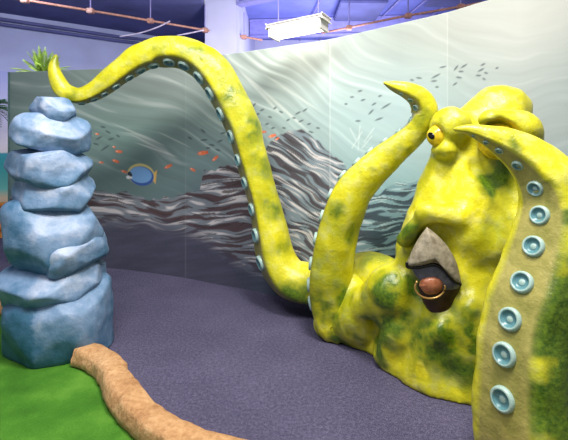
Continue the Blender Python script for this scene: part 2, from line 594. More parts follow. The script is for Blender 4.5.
def Yb(px, py):
    h, _ = hit(px, py); return h.y


def beakmat(name, c1, c2, rough):
    t = NT(name, rough); v = t.coords((1, 1, 1.0)); f = t.noise(v, 22, 6, .6)
    t.col(t.ramp(f, [(.3, c1), (.7, c2)])); t.bump(f, .5, .01); return t.m


M_BEAK = beakmat('beak_grey', (104, 96, 78), (168, 158, 138), .5)
M_DARK = beakmat('beak_dark', (38, 22, 14), (66, 40, 26), .35)
M_MOUTH = beakmat('mouth_blue_grey', (70, 72, 88), (112, 112, 130), .35)
M_TONG = beakmat('tongue_pink', (140, 80, 54), (184, 118, 88), .3)
M_RIM = plain('beak_rim_black', (18, 14, 12), .25)
M_RING = plain('ring_brass', (190, 150, 90), .3, .1, metallic=.6)
y0 = min(Yb(px, py) for px, py in ((412, 262), (430, 240), (455, 275), (440, 310), (425, 285)))
cy = (Yb(408, 265) + Yb(460, 283)) / 2
pl = lambda off: (y0 + .03 - off, -.0012, .0000)
lower = relief('lower_beak', [(416, 284), (424, 304), (434, 317), (442, 323), (450, 317), (457, 302), (461, 280), (440, 270)], M_DARK, .05, back=.22, flat=pl(.0))
mouth = relief('mouth_lining', [(411, 268), (424, 264), (440, 265), (452, 276), (459, 287), (445, 290), (425, 284), (416, 276)], M_MOUTH, .03, back=.2, flat=pl(.045))
tongue = relief('tongue', [(419, 286), (421, 280), (428, 277), (437, 277), (443, 282), (442, 289), (436, 294), (426, 294)], M_TONG, .04, back=.15, flat=pl(.06))
upper = relief('upper_beak', [(427, 227), (436, 234), (448, 247), (457, 264), (461, 284), (452, 278), (444, 268), (434, 263), (420, 266), (407, 266), (410, 255), (418, 239)], M_BEAK, .075, back=.22, flat=pl(.06))
bm = bmesh.new()
rim = catmull([(407, 262), (408, 267), (420, 267), (434, 264.5), (444, 269.5), (452, 279), (461, 285)], 40)
tube(bm, [P(a, b, y0 - .045 - .0012 * (a - 434)) for a, b in rim], .011, 10)
from_bm('beak_rim', bm, M_RIM, upper, True)
bm = bmesh.new()
ring = [P(430 + 15 * math.cos(a), 287 + 11.5 * math.sin(a), y0 - .055) for a in np.linspace(-.15, math.pi + .55, 30)]
tube(bm, ring, .0065, 8)
from_bm('mouth_ring', bm, M_RING, octo, True)

# ------------------------------------------------------------------ stacked boulders
def rock_material():
    t = NT('boulder_paint', .5)
    v = t.coords(); a = t.noise(v, 2.4, 4, .6); b = t.noise(v, 11, 5, .6); c = t.noise(v, 55, 4, .6)
    f = t.math('ADD', t.math('MULTIPLY', a, .45), t.math('ADD', t.math('MULTIPLY', b, .3), .125))
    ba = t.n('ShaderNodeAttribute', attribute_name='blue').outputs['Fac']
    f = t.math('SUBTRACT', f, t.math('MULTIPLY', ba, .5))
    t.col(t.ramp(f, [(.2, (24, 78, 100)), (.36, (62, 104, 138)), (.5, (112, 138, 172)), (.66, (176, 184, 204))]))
    t.bump(t.math('ADD', b, t.math('MULTIPLY', c, .3)), .5, .015)
    return t.m


M_ROCK = rock_material()


def boulder(x0, x1, yt, yb, Yc, dep, seed, pw=2.6, tilt=0, flatbot=False, teal=0.0, floorz=None):
    rnd = random.Random(seed)
    a = P(x0, (yt + yb) / 2, Yc); b = P(x1, (yt + yb) / 2, Yc)
    Yf = Yc - .72 * dep
    rx = (b.x - a.x) / 2 * .97; rz = (yb - yt) / F * Yf / 2 * (1 if flatbot else 1.1)
    c = P((x0 + x1) / 2 + 2, (yt + yb) / 2, Yc); c.z = P(0, (yt + yb) / 2, Yf).z
    bm = bmesh.new(); bmesh.ops.create_icosphere(bm, subdivisions=5, radius=1)
    planes = []
    for k in range(15):
        n = Vector((rnd.uniform(-1, 1), rnd.uniform(-1, .6), rnd.uniform(-.6, .7))).normalized()
        planes.append((n, rnd.uniform(.80, .98) if pw < 6 else rnd.uniform(.95, 1.1)))
    cs, sn = math.cos(tilt), math.sin(tilt)
    blues = []
    for v in bm.verts:
        d = v.co.copy()
        pz = min(pw, 3.4)
        hr = (abs(d.x) ** 2.6 + abs(d.y) ** 2.6) ** (1 / 2.6)
        k = (hr ** (pw + .6) + abs(d.z) ** (pw + .6)) ** (-1 / (pw + .6))
        p = d * k
        for n, dd in planes:
            s = p.dot(n)
            if s > dd: p -= n * (s - dd) * .88
        p = p + d * (.05 * mnoise.noise(p * 1.6 + Vector((seed, 0, 0))) + .018 * mnoise.noise(p * 5 + Vector((0, seed, 0))))
        v.co = p
    # keep the outline's size exact
    mx = max(abs(v.co.x) for v in bm.verts); mz = max(abs(v.co.z) for v in bm.verts); my = max(abs(v.co.y) for v in bm.verts)
    for v in bm.verts:
        p = Vector((v.co.x / mx * rx, v.co.y / my * dep, v.co.z / mz * rz))
        if flatbot:
            p.x *= 1 - .04 * p.z / rz; p.y *= 1 - .05 * p.z / rz; p.z = max(p.z * 1.6, -rz) if p.z < 0 else p.z
        p = Vector((p.x * cs - p.z * sn, p.y, p.x * sn + p.z * cs))
        v.co = p
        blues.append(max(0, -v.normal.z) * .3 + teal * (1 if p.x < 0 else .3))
    bmesh.ops.smooth_vert(bm, verts=bm.verts, factor=.5, use_axis_x=True, use_axis_y=True, use_axis_z=True)
    me = bpy.data.meshes.new('boulder'); bm.to_mesh(me); bm.free()
    me.polygons.foreach_set('use_smooth', [True] * len(me.polygons))
    at = me.attributes.new('blue', 'FLOAT', 'POINT'); at.data.foreach_set('value', np.array(blues, dtype=np.float32))
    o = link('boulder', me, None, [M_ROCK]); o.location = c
    if floorz is not None:
        lo = min(v.co.z for v in me.vertices); o.location.z = floorz - lo
    return o


RY = 3.28
column = empty('boulder_column', (P(58, 154, RY).x, RY, 0))
tag(column, 'tall blue grey column of stacked boulders standing on the green turf at the left', 'rock column')
for r in [
    (30, 74, 95, 122, RY, .18, 11, 2.6, -.14, False, 0, None),
    (15, 85, 113, 156, RY, .27, 26, 4.0, -.04, False, 0, None),
    (6, 91, 148, 192, RY, .31, 33, 3.0, .08, False, .05, None),
    (14, 91, 170, 221, RY, .30, 47, 4.0, .12, False, .05, None),
    (7, 98, 201, 279, RY, .34, 58, 4.0, .06, False, .15, None),
    (42, 101, 238, 280, RY, .31, 62, 3.0, .34, False, 0, None),
    (7, 102, 268, 322, RY, .38, 75, 4.0, .06, False, .08, None),
    (9, 107, 306, 385, RY, .37, 81, 9, 0, True, .35, .005),
    (14, 28, 268, 283, RY, .07, 90, 2.2, .6, False, 0, None)]:
    o = boulder(*r[:11], floorz=r[11])
    o.parent = column; o.matrix_parent_inverse = Matrix.Translation(-column.location)

# ------------------------------------------------------------------ kerbs and turf
def kerb_material():
    t = NT('kerb_sandstone', .8)
    v = t.coords(); a = t.noise(v, 5, 5, .6); b = t.noise(v, 30, 6, .7)
    t.col(t.ramp(t.math('ADD', t.math('MULTIPLY', a, .5), t.math('MULTIPLY', b, .5)), [(.32, (146, 98, 56)), (.5, (190, 144, 98)), (.68, (222, 180, 134))]))
    t.bump(t.math('ADD', a, b), .9, .02); return t.m


M_KERB = kerb_material()


def kerb(pts, hw, hgt, label):
    S = catmull(pts, 90); m = 22
    V = []; n = len(S)
    for i in range(n):
        t = S[min(i + 1, n - 1)] - S[max(i - 1, 0)]; t /= np.linalg.norm(t)
        nn = np.array((t[1], -t[0]))
        for k in range(m):
            # rounded box profile
            a = 2 * math.pi * k / m
            cx_, cz_ = math.cos(a), math.sin(a)
            q = (abs(cx_) ** 5 + abs(cz_) ** 5) ** (-1 / 5)
            x = cx_ * q * hw * (1.0 if cz_ > 0 else 1.12); z = hgt / 2 + cz_ * q * hgt / 2
            p = Vector((S[i][0] + nn[0] * x, S[i][1] + nn[1] * x, z))
            j = mnoise.noise(p * 9) * .016 + mnoise.noise(p * 26) * .006
            if z > .02:
                p.x += nn[0] * j; p.y += nn[1] * j; p.z += mnoise.noise(p * 7 + Vector((5, 5, 5))) * .012
            p.z = max(p.z, .0)
            V.append(p)
    Fc = [(i * m + k, (i + 1) * m + k, (i + 1) * m + (k + 1) % m, i * m + (k + 1) % m) for i in range(n - 1) for k in range(m)]
    Fc.append(tuple(range(m))[::-1]); Fc.append(tuple((n - 1) * m + k for k in range(m)))
    o = from_np('stone_kerb', V, Fc, [M_KERB], None, True)
    return tag(o, label, 'kerb', 'sandstone kerbs of the putting green')


K1 = [(-1.545, 3.06), (-1.40, 2.99), (-1.21, 2.81), (-.99, 2.51), (-.76, 2.27), (-.53, 2.11), (-.33, 2.02), (0, 1.93), (.5, 1.86), (1.0, 1.70), (1.6, 1.40)]
kerb(K1, .085, .14, 'tan rough stone kerb curving from the boulder column to the bottom of the photo')
K2 = [(-4.6, 4.75), (-3.8, 4.45), (-3.0, 4.14), (-2.5, 3.85), (-2.2, 3.66)]
kerb(K2, .085, .12, 'far tan stone kerb ending behind the left side of the boulder column')


def turf_material():
    t = NT('green_turf', .9, .2)
    v = t.coords(); a = t.noise(v, 3, 3); b = t.noise(v, 260, 3, .7)
    f = t.math('ADD', t.math('MULTIPLY', a, .5), t.math('MULTIPLY', b, .5))
    t.col(t.ramp(f, [(.35, (44, 90, 22)), (.5, (66, 120, 34)), (.65, (94, 144, 50))])); t.bump(b, .5, .004); return t.m


bm = bmesh.new()
poly = [(-4.6, 4.72)] + [(p[0], p[1]) for p in K2[1:]] + [(-1.9, 3.4), (-1.56, 3.06)] + [(p[0], p[1]) for p in K1[1:]] + [(1.6, .8), (-4.6, .8)]
prism(bm, poly, -.02, .01)
turf = from_bm('floor_turf', bm, turf_material()); tag(turf, kind='structure')


def carpet_material():
    t = NT('purple_carpet', .95, .15)
    v = t.coords(); a = t.noise(v, 1.3, 3); b = t.noise(v, 150, 4, .8); c = t.noise(v, 45, 3, .7)
    f = t.math('ADD', t.math('MULTIPLY', b, .65), t.math('MULTIPLY', c, .25)); f = t.math('ADD', f, t.math('MULTIPLY', a, .10))
    t.col(t.ramp(f, [(.34, (32, 31, 48)), (.5, (76, 73, 98)), (.66, (132, 127, 156))])); t.bump(b, .6, .006); return t.m


bm = bmesh.new()
box(bm, (-11, -2, -.12), (8, 14, 0))
tag(from_bm('floor', bm, carpet_material()), kind='structure')

# ------------------------------------------------------------------ mural wall
def mural():
    ctl = [(10, 5.86, 1.20), (60, 5.74, 1.20), (120, 5.56, 1.20), (180, 5.2, 1.20), (215, 4.93, 1.21), (250, 4.70, 1.21), (284, 4.46, 1.205), (330, 4.22, 1.213),
           (390, 4.02, 1.29), (448, 3.87, 1.373), (489, 3.78, 1.455), (568, 3.62, 1.57), (640, 3.5, 1.62)]
    S = catmull([((px - CX) / F * Y, Y, CH + h) for px, Y, h in ctl], 900)
    d = np.r_[0, np.cumsum(np.linalg.norm(np.diff(S[:, :2], axis=0), axis=1))]
    n = int(d[-1] / .0075); sN = np.linspace(0, d[-1], n)
    bx = np.interp(sN, d, S[:, 0]); by = np.interp(sN, d, S[:, 1]); hz = np.interp(sN, d, S[:, 2])
    m = 380
    v = np.linspace(0, 1, m)
    Xw = np.repeat(bx[:, None], m, 1); Yw = np.repeat(by[:, None], m, 1); Zw = hz[:, None] * v[None, :]
    # paint coordinates on the wall: the photo's frame, unrolled onto the surface
    x = CX + Xw / Yw * F; y = HY - (Zw - CH) / Yw * F

    def L(c): return np.array(lin(c)[:3])
    kx = [0, 60, 130, 200, 250, 300, 345, 400, 450, 520, 600]
    top = np.array([L(c) for c in [(92, 116, 114), (112, 134, 130), (128, 146, 140), (144, 162, 156), (154, 172, 166), (178, 196, 190), (142, 158, 154), (134, 148, 142), (146, 157, 150), (170, 180, 172), (166, 176, 168)]])
    mid = np.array([L(c) for c in [(86, 114, 112), (104, 134, 130), (108, 140, 132), (118, 146, 142), (130, 156, 156), (142, 168, 168), (144, 172, 172), (148, 176, 178), (148, 172, 170), (154, 170, 166), (150, 168, 164)]])
    low = np.array([L(c) for c in [(60, 90, 98), (84, 112, 112), (84, 110, 112), (80, 104, 112), (84, 112, 120), (96, 130, 138), (98, 142, 150), (104, 150, 156), (112, 154, 160), (124, 162, 166), (124, 162, 166)]])
    col = np.zeros(x.shape + (3,))
    yt = np.interp(x, [0, 200, 300, 450, 600], [75, 65, 50, 20, 0])
    w1 = sst(0, 1, (y - yt) / np.interp(x, [0, 300, 450], [70, 80, 100])); w2 = sst(120, 230, y)
    for c in range(3):
        a = np.interp(x, kx, top[:, c]); b = np.interp(x, kx, mid[:, c]); e_ = np.interp(x, kx, low[:, c])
        col[..., c] = (a * (1 - w1) + b * w1) * (1 - w2) + e_ * w2
    # sweeping currents of light
    wv = 16 * fb(x / 90, y / 90, 2, 3)
    tx_ = np.arange(-400, 1200.)
    cs1 = np.cumsum(np.interp(tx_, [0, 120, 200, 240, 330, 450, 600], [.22, .30, .5, .95, .7, .12, -.15]))
    r = y - np.interp(x, tx_, cs1) + wv
    st = fb(r / 9 + 40, x / 120, 3, 9)
    st2 = fb(r / 4.5 + 10, x / 60, 2, 14)
    amp = np.interp(x, [0, 150, 240, 330, 420, 600], [.11, .14, .24, .11, .05, .035]) * (1 - sst(150, 200, y) * .8)
    ln = np.clip(st, -1, 1) * amp * 1.4 + np.clip(st2, -1, 1) * amp * .4
    col *= np.exp(ln)[..., None]
    white = sst(.36, .8, st) * amp * 1.2
    col = col * (1 - white[..., None]) + L((226, 232, 228)) * white[..., None]

    # rock reef
    tp = np.interp(x, [0, 60, 100, 130, 150, 178, 200, 204, 225, 246, 262, 272, 284, 305, 318, 330, 345, 362, 376, 388, 415, 440, 500, 568],
                   [196, 194, 190, 194, 199, 197, 188, 172, 166, 164, 150, 140, 133, 131, 141, 152, 164, 190, 196, 186, 181, 186, 200, 230])
    tp = tp + 3.0 * fb(x / 9, y * 0, 2, 21)
    bt = np.interp(x, [0, 60, 100, 150, 200, 235, 270, 330, 440, 568], [205, 214, 222, 224, 236, 262, 278, 285, 292, 300])
    mk = sst(-1.0, 1.2, y - tp)
    cs2 = np.cumsum(np.interp(tx_, [0, 100, 130, 200, 255, 268, 335, 360, 420], [-.1, .1, .16, -.06, -.05, .62, .66, -.05, -.08]))
    wx = 6 * fb(x / 48, y / 26, 2, 31)
    q = y - np.interp(x, tx_, cs2) + wx
    brk = pn(x / 26, y / 14, 71)
    s1 = fb(q / 5.0, x / 42, 2, 41) + .25 * brk - .04
    s2 = fb(q / 3.2 + 9, x / 30, 2, 51)
    rc = np.ones(x.shape + (3,)) * L((92, 108, 116))
    cool = sst(330, 380, x)
    rx_ = sst(240, 275, x)[..., None]
    dark = (L((74, 58, 62)) * (1 - rx_) + L((66, 64, 72)) * rx_) * (1 - cool[..., None]) + L((44, 66, 78)) * cool[..., None]
    midc = (L((112, 124, 132)) * (1 - rx_) + L((112, 132, 142)) * rx_) * (1 - cool[..., None]) + L((104, 140, 148)) * cool[..., None]
    pale = L((214, 214, 212)) * (1 - cool[..., None]) + L((160, 190, 194)) * cool[..., None]
    a = sst(-.28, -.12, s1)[..., None]; rc = dark * (1 - a) + midc * a
    a = (sst(.10, .34, s1) * sst(-.5, 0, s2) * .75)[..., None]; rc = rc * (1 - a) + pale * a
    a = (sst(.28, .36, s2) * .8)[..., None]; rc = rc * (1 - a) + dark * .55 * a
    deep = np.ones(x.shape + (3,)) * L((58, 62, 82))
    gx = sst(230, 330, x)[..., None]
    deep = deep * (1 - gx) + L((66, 92, 104)) * gx
    deep = deep * np.exp(.22 * fb(x / 40, (y + .1 * x) / 6, 3, 61))[..., None]
    fd = sst(-16, 10, y - bt)[..., None]
    rc = rc * (1 - fd) + deep * fd
    col = col * (1 - mk[..., None]) + rc * mk[..., None]

    def paint(mask, c):
        nonlocal col
        mask = mask[..., None]
        col = col * (1 - mask) + L(c) * mask

    def oval(cx_, cy_, a_, b_, ang=0, soft=.7):
        sel = (x - cx_) * math.cos(ang) + (y - cy_) * math.sin(ang); t_ = -(x - cx_) * math.sin(ang) + (y - cy_) * math.cos(ang)
        dd = np.sqrt((sel / a_) ** 2 + (t_ / b_) ** 2)
        return 1 - sst(1 - soft / b_ * .5, 1 + soft / b_ * .5, dd)

    def tri(pts, soft=.6):
        mm = np.ones_like(x)
        cx_ = sum(p[0] for p in pts) / 3; cy_ = sum(p[1] for p in pts) / 3
        for i in range(3):
            (ax, ay), (bx_, by_) = pts[i], pts[(i + 1) % 3]
            nx_, ny_ = by_ - ay, -(bx_ - ax); l_ = math.hypot(nx_, ny_)
            dd = ((x - ax) * nx_ + (y - ay) * ny_) / l_
            if ((cx_ - ax) * nx_ + (cy_ - ay) * ny_) < 0: dd = -dd
            mm *= sst(-soft, soft, dd)
        return mm
    # rays of light crossing the dark water
    for (ax, ay, bx_, by_, w_, o_) in [(128, 140, 186, 160, .8, .55), (118, 128, 190, 164, .7, .4), (100, 118, 180, 152, .9, .3), (150, 128, 200, 152, .7, .35), (240, 70, 318, 140, 1.3, .4), (252, 66, 330, 118, 1.2, .35), (232, 62, 290, 124, 1.4, .4)]:
        dx, dy = bx_ - ax, by_ - ay; l_ = math.hypot(dx, dy)
        t_ = ((x - ax) * dx + (y - ay) * dy) / l_ / l_; dd = np.abs(-(x - ax) * dy + (y - ay) * dx) / l_ + 14 * (t_ - .5) ** 2 * .5
        paint((1 - sst(w_ * .4, w_ * 1.8, dd)) * sst(0, .2, t_) * (1 - sst(.7, 1, t_)) * o_, (214, 226, 220))
    # blue tang
    paint(tri([(150, 176), (157, 170), (155.5, 184)]), (214, 176, 92))
    paint(oval(141, 174.5, 13.6, 10.8, .22), (196, 190, 120))
    paint(oval(141.3, 176, 12.6, 9.6, .22), (42, 84, 158))
    paint(oval(140.5, 174.8, 11.4, 8.0, .20), (112, 166, 216))
    paint(oval(130.0, 175.2, 2.2, 3.8, -.3), (30, 46, 62))
    paint(oval(128.2, 177.2, 2.0, 1.7, .2), (214, 226, 226))
    paint(oval(131, 177.6, 1.4, 1.2, .2), (214, 226, 226))
    for fx, fy, ln_, an in [(118.5, 151.5, 4.6, .1), (115.5, 161, 4.6, .35), (101, 162.5, 3, .1), (124, 171.5, 4, .3), (168, 166.5, 5.2, -.45), (192.5, 169.5, 4, .5), (202.5, 153, 7, -.15), (215, 158.5, 4.8, -.75),
                            (114, 147, 2, .3), (272, 136, 5, -.3), (263, 132, 4, -.1), (277, 139, 3, -.6), (97, 134, 2.5, .2)]:
        paint(oval(fx, fy, ln_ * .72, max(ln_ * .30, .9), an) * .95, (224, 112, 62))
        tx, ty = fx + math.cos(an) * ln_ * .8, fy + math.sin(an) * ln_ * .8
        paint(tri([(fx + math.cos(an) * ln_ * .4, fy + math.sin(an) * ln_ * .4), (tx - math.sin(an) * ln_ * .3, ty + math.cos(an) * ln_ * .3), (tx + math.sin(an) * ln_ * .3, ty - math.cos(an) * ln_ * .3)], .4), (206, 92, 50))
        paint(oval(fx - math.cos(an) * ln_ * .35, fy - math.sin(an) * ln_ * .35 - .1, .7, .6) * .8, (240, 200, 170))
    sm = [(105, 148, 5, -.6), (99, 138, 3.5, -.5), (108, 132, 3, .5), (96, 144, 3, .3), (103, 127, 2.5, .2), (111, 139, 3, -.3), (118, 136, 2.2, .5),
          (203, 131, 3, .7), (204, 140, 3.5, -.1), (212, 145, 3, .2), (220, 141, 2.6, -.4), (218, 150, 2.6, .3), (208, 148, 2.2, 0), (223, 133, 2.5, -.3), (190, 138, 2.2, .5),
          (254, 105, 2.6, -.8), (262, 110, 2.4, -.4), (270, 117, 2.2, .3), (249, 111, 2.6, -.8), (258, 114, 2, -.5), (275, 108, 2, -.6), (281, 112, 2.2, .4), (267, 124, 2, -.3), (288, 120, 2, -.5),
          (298, 113, 3.2, -.5), (305, 110, 2.8, -.6), (301, 121, 2.8, -.4), (294, 118, 2, .2), (309, 124, 2, -.3), (284, 128, 2, .2), (311, 132, 2.5, .3), (273, 128, 2, -.3), (318, 128, 2, .2),
          (352, 97, 2, 0), (360, 91, 2.4, -.2), (363, 100, 2.4, -.3), (371, 112, 3.6, -.8), (386, 106, 5.5, -.55), (379, 119, 4.2, -.35), (374, 104, 2.6, -.5), (358, 121, 2.6, 0), (346, 104, 1.6, 0), (380, 96, 2, -.3),
          (436, 76, 5, -.5), (434, 81, 3, -.1), (443, 67, 3.4, -.2), (456, 68, 3.4, -.9), (464, 66, 3.8, -.55), (461, 71.5, 2.6, .0), (459, 77.5, 3, .15), (455, 84, 2.6, -.6), (481, 70, 3.6, -.5),
          (483, 64.5, 2.6, -.4), (478.5, 75.5, 2.8, 0), (486, 73, 2, .3), (484, 79, 1.8, .6), (437, 87, 1.8, 0), (419, 78, 3, .1), (412, 80, 2, .2), (497, 68, 1.6, -.3)]
    for fx, fy, ln_, an in sm:
        paint(oval(fx, fy, ln_, .95, an, .8) * .8, (58, 74, 78))
    # pale painted weed by the middle tentacle and starfish-like dots
    for ax, ay, bx_, by_ in [(352, 148, 362, 132), (358, 150, 360, 126), (362, 148, 372, 136), (356, 140, 350, 128), (364, 142, 374, 128)]:
        dx, dy = bx_ - ax, by_ - ay; l_ = math.hypot(dx, dy)
        t_ = np.clip(((x - ax) * dx + (y - ay) * dy) / l_ / l_, 0, 1); dd = np.hypot(x - ax - t_ * dx, y - ay - t_ * dy)
        paint((1 - sst(.2, 1.0, dd)) * .3, (204, 220, 216))
    # panel joints
    for jx, o_ in ((185.5, .05), (330, .2), (447.5, .18), (58, .04)):
        paint((1 - sst(.2, .9, np.abs(x - jx))) * o_, (212, 222, 218))
    shade = 1 + .09 * sst(329.5, 330.5, x) - .06 * sst(447, 448, x) + .05 * sst(185, 186, x)
    col *= shade[..., None]
    col = np.clip(col * np.array((1.04, .965, 1.0)), 0.01, .92)

    V = np.stack([Xw, Yw, Zw], -1).reshape(-1, 3)
    I = np.arange(n * m).reshape(n, m)
    Fc = np.stack([I[:-1, :-1], I[1:, :-1], I[1:, 1:], I[:-1, 1:]], -1).reshape(-1, 4)
    # back side and edges: real thickness
    tn = np.stack([np.gradient(bx), np.gradient(by)], 1); tn /= np.linalg.norm(tn, axis=1)[:, None]
    nb = np.stack([-tn[:, 1], tn[:, 0]], 1)
    nb[nb[:, 1] < 0] *= -1
    B0 = len(V)
    bk = np.stack([bx + nb[:, 0] * .06, by + nb[:, 1] * .06], 1)
    Vb = np.concatenate([np.c_[bk, np.zeros(n)], np.c_[bk, hz]])
    b0 = B0 + np.arange(n); b1 = b0 + n
    E = [np.stack([b0[1:], b0[:-1], b1[:-1], b1[1:]], 1), np.stack([I[:-1, -1], I[1:, -1], b1[1:], b1[:-1]], 1)]
    V = np.vstack([V, Vb]); Fc = np.vstack([Fc] + E)
    me = bpy.data.meshes.new('wall_mural')
    me.vertices.add(len(V)); me.vertices.foreach_set('co', V.astype(np.float32).ravel())
    me.loops.add(Fc.size); me.loops.foreach_set('vertex_index', Fc.astype(np.int32).ravel())
    me.polygons.add(len(Fc)); me.polygons.foreach_set('loop_start', np.arange(0, Fc.size, 4, dtype=np.int32))
    me.update(calc_edges=True)
    # end faces
    colr = np.ones((len(V), 4), dtype=np.float32); colr[:n * m, :3] = col.reshape(-1, 3)
    colr[n * m:, :3] = np.array(lin((150, 160, 158))[:3])
    ca = me.color_attributes.new('paint', 'FLOAT_COLOR', 'POINT'); ca.data.foreach_set('color', colr.ravel())
    t = NT('mural_paint', .62, .35)
    at = t.n('ShaderNodeAttribute', attribute_name='paint')
    f = t.noise(t.coords(), 60, 3)
    t.col(t.mix(t.math('MULTIPLY', f, .06), at.outputs['Color'], (.5, .5, .5, 1)))
    t.bump(f, .15, .004)
    o = link('wall_mural', me, None, [t.m])
    tag(o, kind='structure')
    # edge post closing the free end on the left
    bm = bmesh.new()
    a = Vector((bx[0], by[0], 0)); box(bm, (a.x - .03, a.y - .005, 0), (a.x + .0, a.y + .07, hz[0]))
    tag(from_bm('trim_1', bm, plain('trim_teal', (70, 96, 98))), kind='structure')


mural()

# ------------------------------------------------------------------ building behind
M_WALL = plain('wall_blue_paint', (162, 170, 212), .8, .04, 1.5)
M_WALL2 = plain('wall_lilac_paint', (176, 178, 214), .8, .04, 1.5)
M_CEIL = plain('ceiling_blue_paint', (84, 88, 142), .8, .12, 1.2)
M_CEIL2 = plain('ceiling_bright_blue_paint', (104, 112, 190), .8, .10, 1.2)
M_BEAM = plain('beam_blue_paint', (128, 128, 196), .6, .06)
M_PIPE = plain('pipe_copper_paint', (160, 116, 104), .45, .15, 20)
M_CONDUIT = plain('conduit_lilac', (126, 122, 176), .5, .1)


def st(name, bm, m): return tag(from_bm(name, bm, m), kind='structure')


bm = bmesh.new(); slab(bm, (-9.5, 7.2), (-2.25, 11.6), 0, 4.9); st('wall_left', bm, M_WALL)
bm = bmesh.new(); slab(bm, (-2.25, 11.6), (-1.70, 8.6), 0, 4.9, .05)
st('wall_return', bm, M_WALL)
bm = bmesh.new(); prism(bm, [(-1.70, 8.6), (-1.0, 8.5), (-.95, 12.9), (-1.65, 12.9)], 0, 5.3); st('wall_column', bm, M_WALL2)
bm = bmesh.new(); slab(bm, (-1.6, 13), (8, 13), 0, 5.3); st('wall_back', bm, M_WALL2)
bm = bmesh.new(); prism(bm, [(-9.6, 3), (-1.72, 3), (-1.72, 8.6), (-2.2, 11.8), (-9.6, 7.6)], 4.8, 4.9); st('ceiling', bm, M_CEIL)
bm = bmesh.new(); box(bm, (-1.70, 3, 5.3), (8, 13.1, 5.4)); st('ceiling_high', bm, M_CEIL2)


def beam(a, b, w, h, name='ceiling_beam', mat=None):
    a = Vector(a); b = Vector(b); t = (b - a).normalized(); s = t.cross(Vector((0, 0, 1))).normalized() * w / 2; u = Vector((0, 0, h))
    bm = bmesh.new()
    # an I-shaped section: web and two flanges
    for (ww, z0, z1) in ((1, 0, .12), (.22, .12, .88), (1, .88, 1)):
        vs = [bm.verts.new(p + s * k * ww + u * z) for p in (a, b) for k in (-1, 1) for z in (z0, z1)]
        for f in ((0, 1, 3, 2), (4, 6, 7, 5), (0, 4, 5, 1), (2, 3, 7, 6), (0, 2, 6, 4), (1, 5, 7, 3)):
            bm.faces.new([vs[i] for i in f])
    o = from_bm(name, bm, mat or M_BEAM)
    return o


tag(beam((-.96, 8.5, 4.74), (3.6, 6.0, 4.74), .20, .5), 'lilac steel beam crossing the ceiling above the bright lamp', 'beam', 'ceiling beams')
tag(beam((-.94, 11.0, 4.78), (7.5, 10.3, 4.78), .12, .5), 'thin far lilac beam behind the mural wall right of the column', 'beam', 'ceiling beams')
# joists under the high ceiling (the thin lines at the top right)
for k in range(9):
    bm = bmesh.new(); tube(bm, [(1.2 + k * .62, 6.2, 5.22), (-.4 + k * .62 + .9, 12.8, 5.22)], .018, 6)
    tag(from_bm('ceiling_rod', bm, M_CONDUIT), 'thin lilac rod running under the blue ceiling at the upper right', 'rod', 'ceiling rods at the upper right')
# flat duct panels
for k, (x0_, y0_, w_, l_) in enumerate([(1.3, 9.2, 1.1, 1.3), (3.3, 8.3, 1.2, 1.2)]):
    bm = bmesh.new(); box(bm, (x0_, y0_, 5.08), (x0_ + w_, y0_ + l_, 5.16))
    bmesh.ops.bevel(bm, geom=bm.edges[:], offset=.02, segments=2, affect='EDGES')
    tag(from_bm('ceiling_panel', bm, M_CEIL), ('dark blue ceiling panel above the mural just right of the lamp', 'dark blue ceiling panel at the top right above the mural edge')[k], 'panel', 'dark ceiling panels')


def ray_z(px, py, z):
    return P(px, py, (z - CH) * F / (HY - py))


def strut(name, pts, rad, label, mat, n_hang, hang_z, tray=False):
    root = empty(name, pts[0])
    bm = bmesh.new(); tube(bm, pts, rad, 10); from_bm('pipe', bm, mat, root, True)
    if tray:
        off = Vector((0, .10, .04))
        bm = bmesh.new(); tube(bm, [Vector(p) + off for p in pts], rad * .6, 8); from_bm('pipe', bm, mat, root, True)
        for a, b in zip(pts, pts[1:]):
            L_ = (Vector(b) - Vector(a)).length; nn = int(L_ / .16)
            for i in range(nn):
                p = Vector(a).lerp(Vector(b), (i + .5) / nn)
                bm = bmesh.new(); tube(bm, [p, p + off], .012, 5); from_bm('rung', bm, mat, root)
    for i in range(n_hang):
        t = (i + .5) / n_hang * (len(pts) - 1); j = int(t)
        p = Vector(pts[j]).lerp(Vector(pts[j + 1]), t - j)
        bm = bmesh.new(); tube(bm, [p, Vector((p.x, p.y, hang_z))], .012, 6)
        hg = from_bm('hanger', bm, M_CONDUIT, root)
        bm = bmesh.new(); box(bm, (p.x - .06, p.y - .05, p.z - .05), (p.x + .06, p.y + .05, p.z + .04))
        bmesh.ops.bevel(bm, geom=bm.edges[:], offset=.01, segments=2, affect='EDGES')
        from_bm('clamp', bm, mat, hg)
    return tag(root, label, 'pipe')


zp = 4.25
strut('cable_tray', [ray_z(-30, -8, zp), ray_z(25, 0, zp), ray_z(120, 15.5, zp), ray_z(205, 30, zp), ray_z(262, 40, zp)], .022,
      'long copper coloured pipe run sloping across the upper left under the ceiling', M_PIPE, 6, 4.8, True)
strut('cable_tray', [ray_z(322, 33, zp), ray_z(400, 17, zp), ray_z(470, 5, zp), ray_z(540, -8, zp)], .022,
      'copper coloured pipe run at the upper right, from the lamp to the top edge', M_PIPE, 4, 5.3, True)
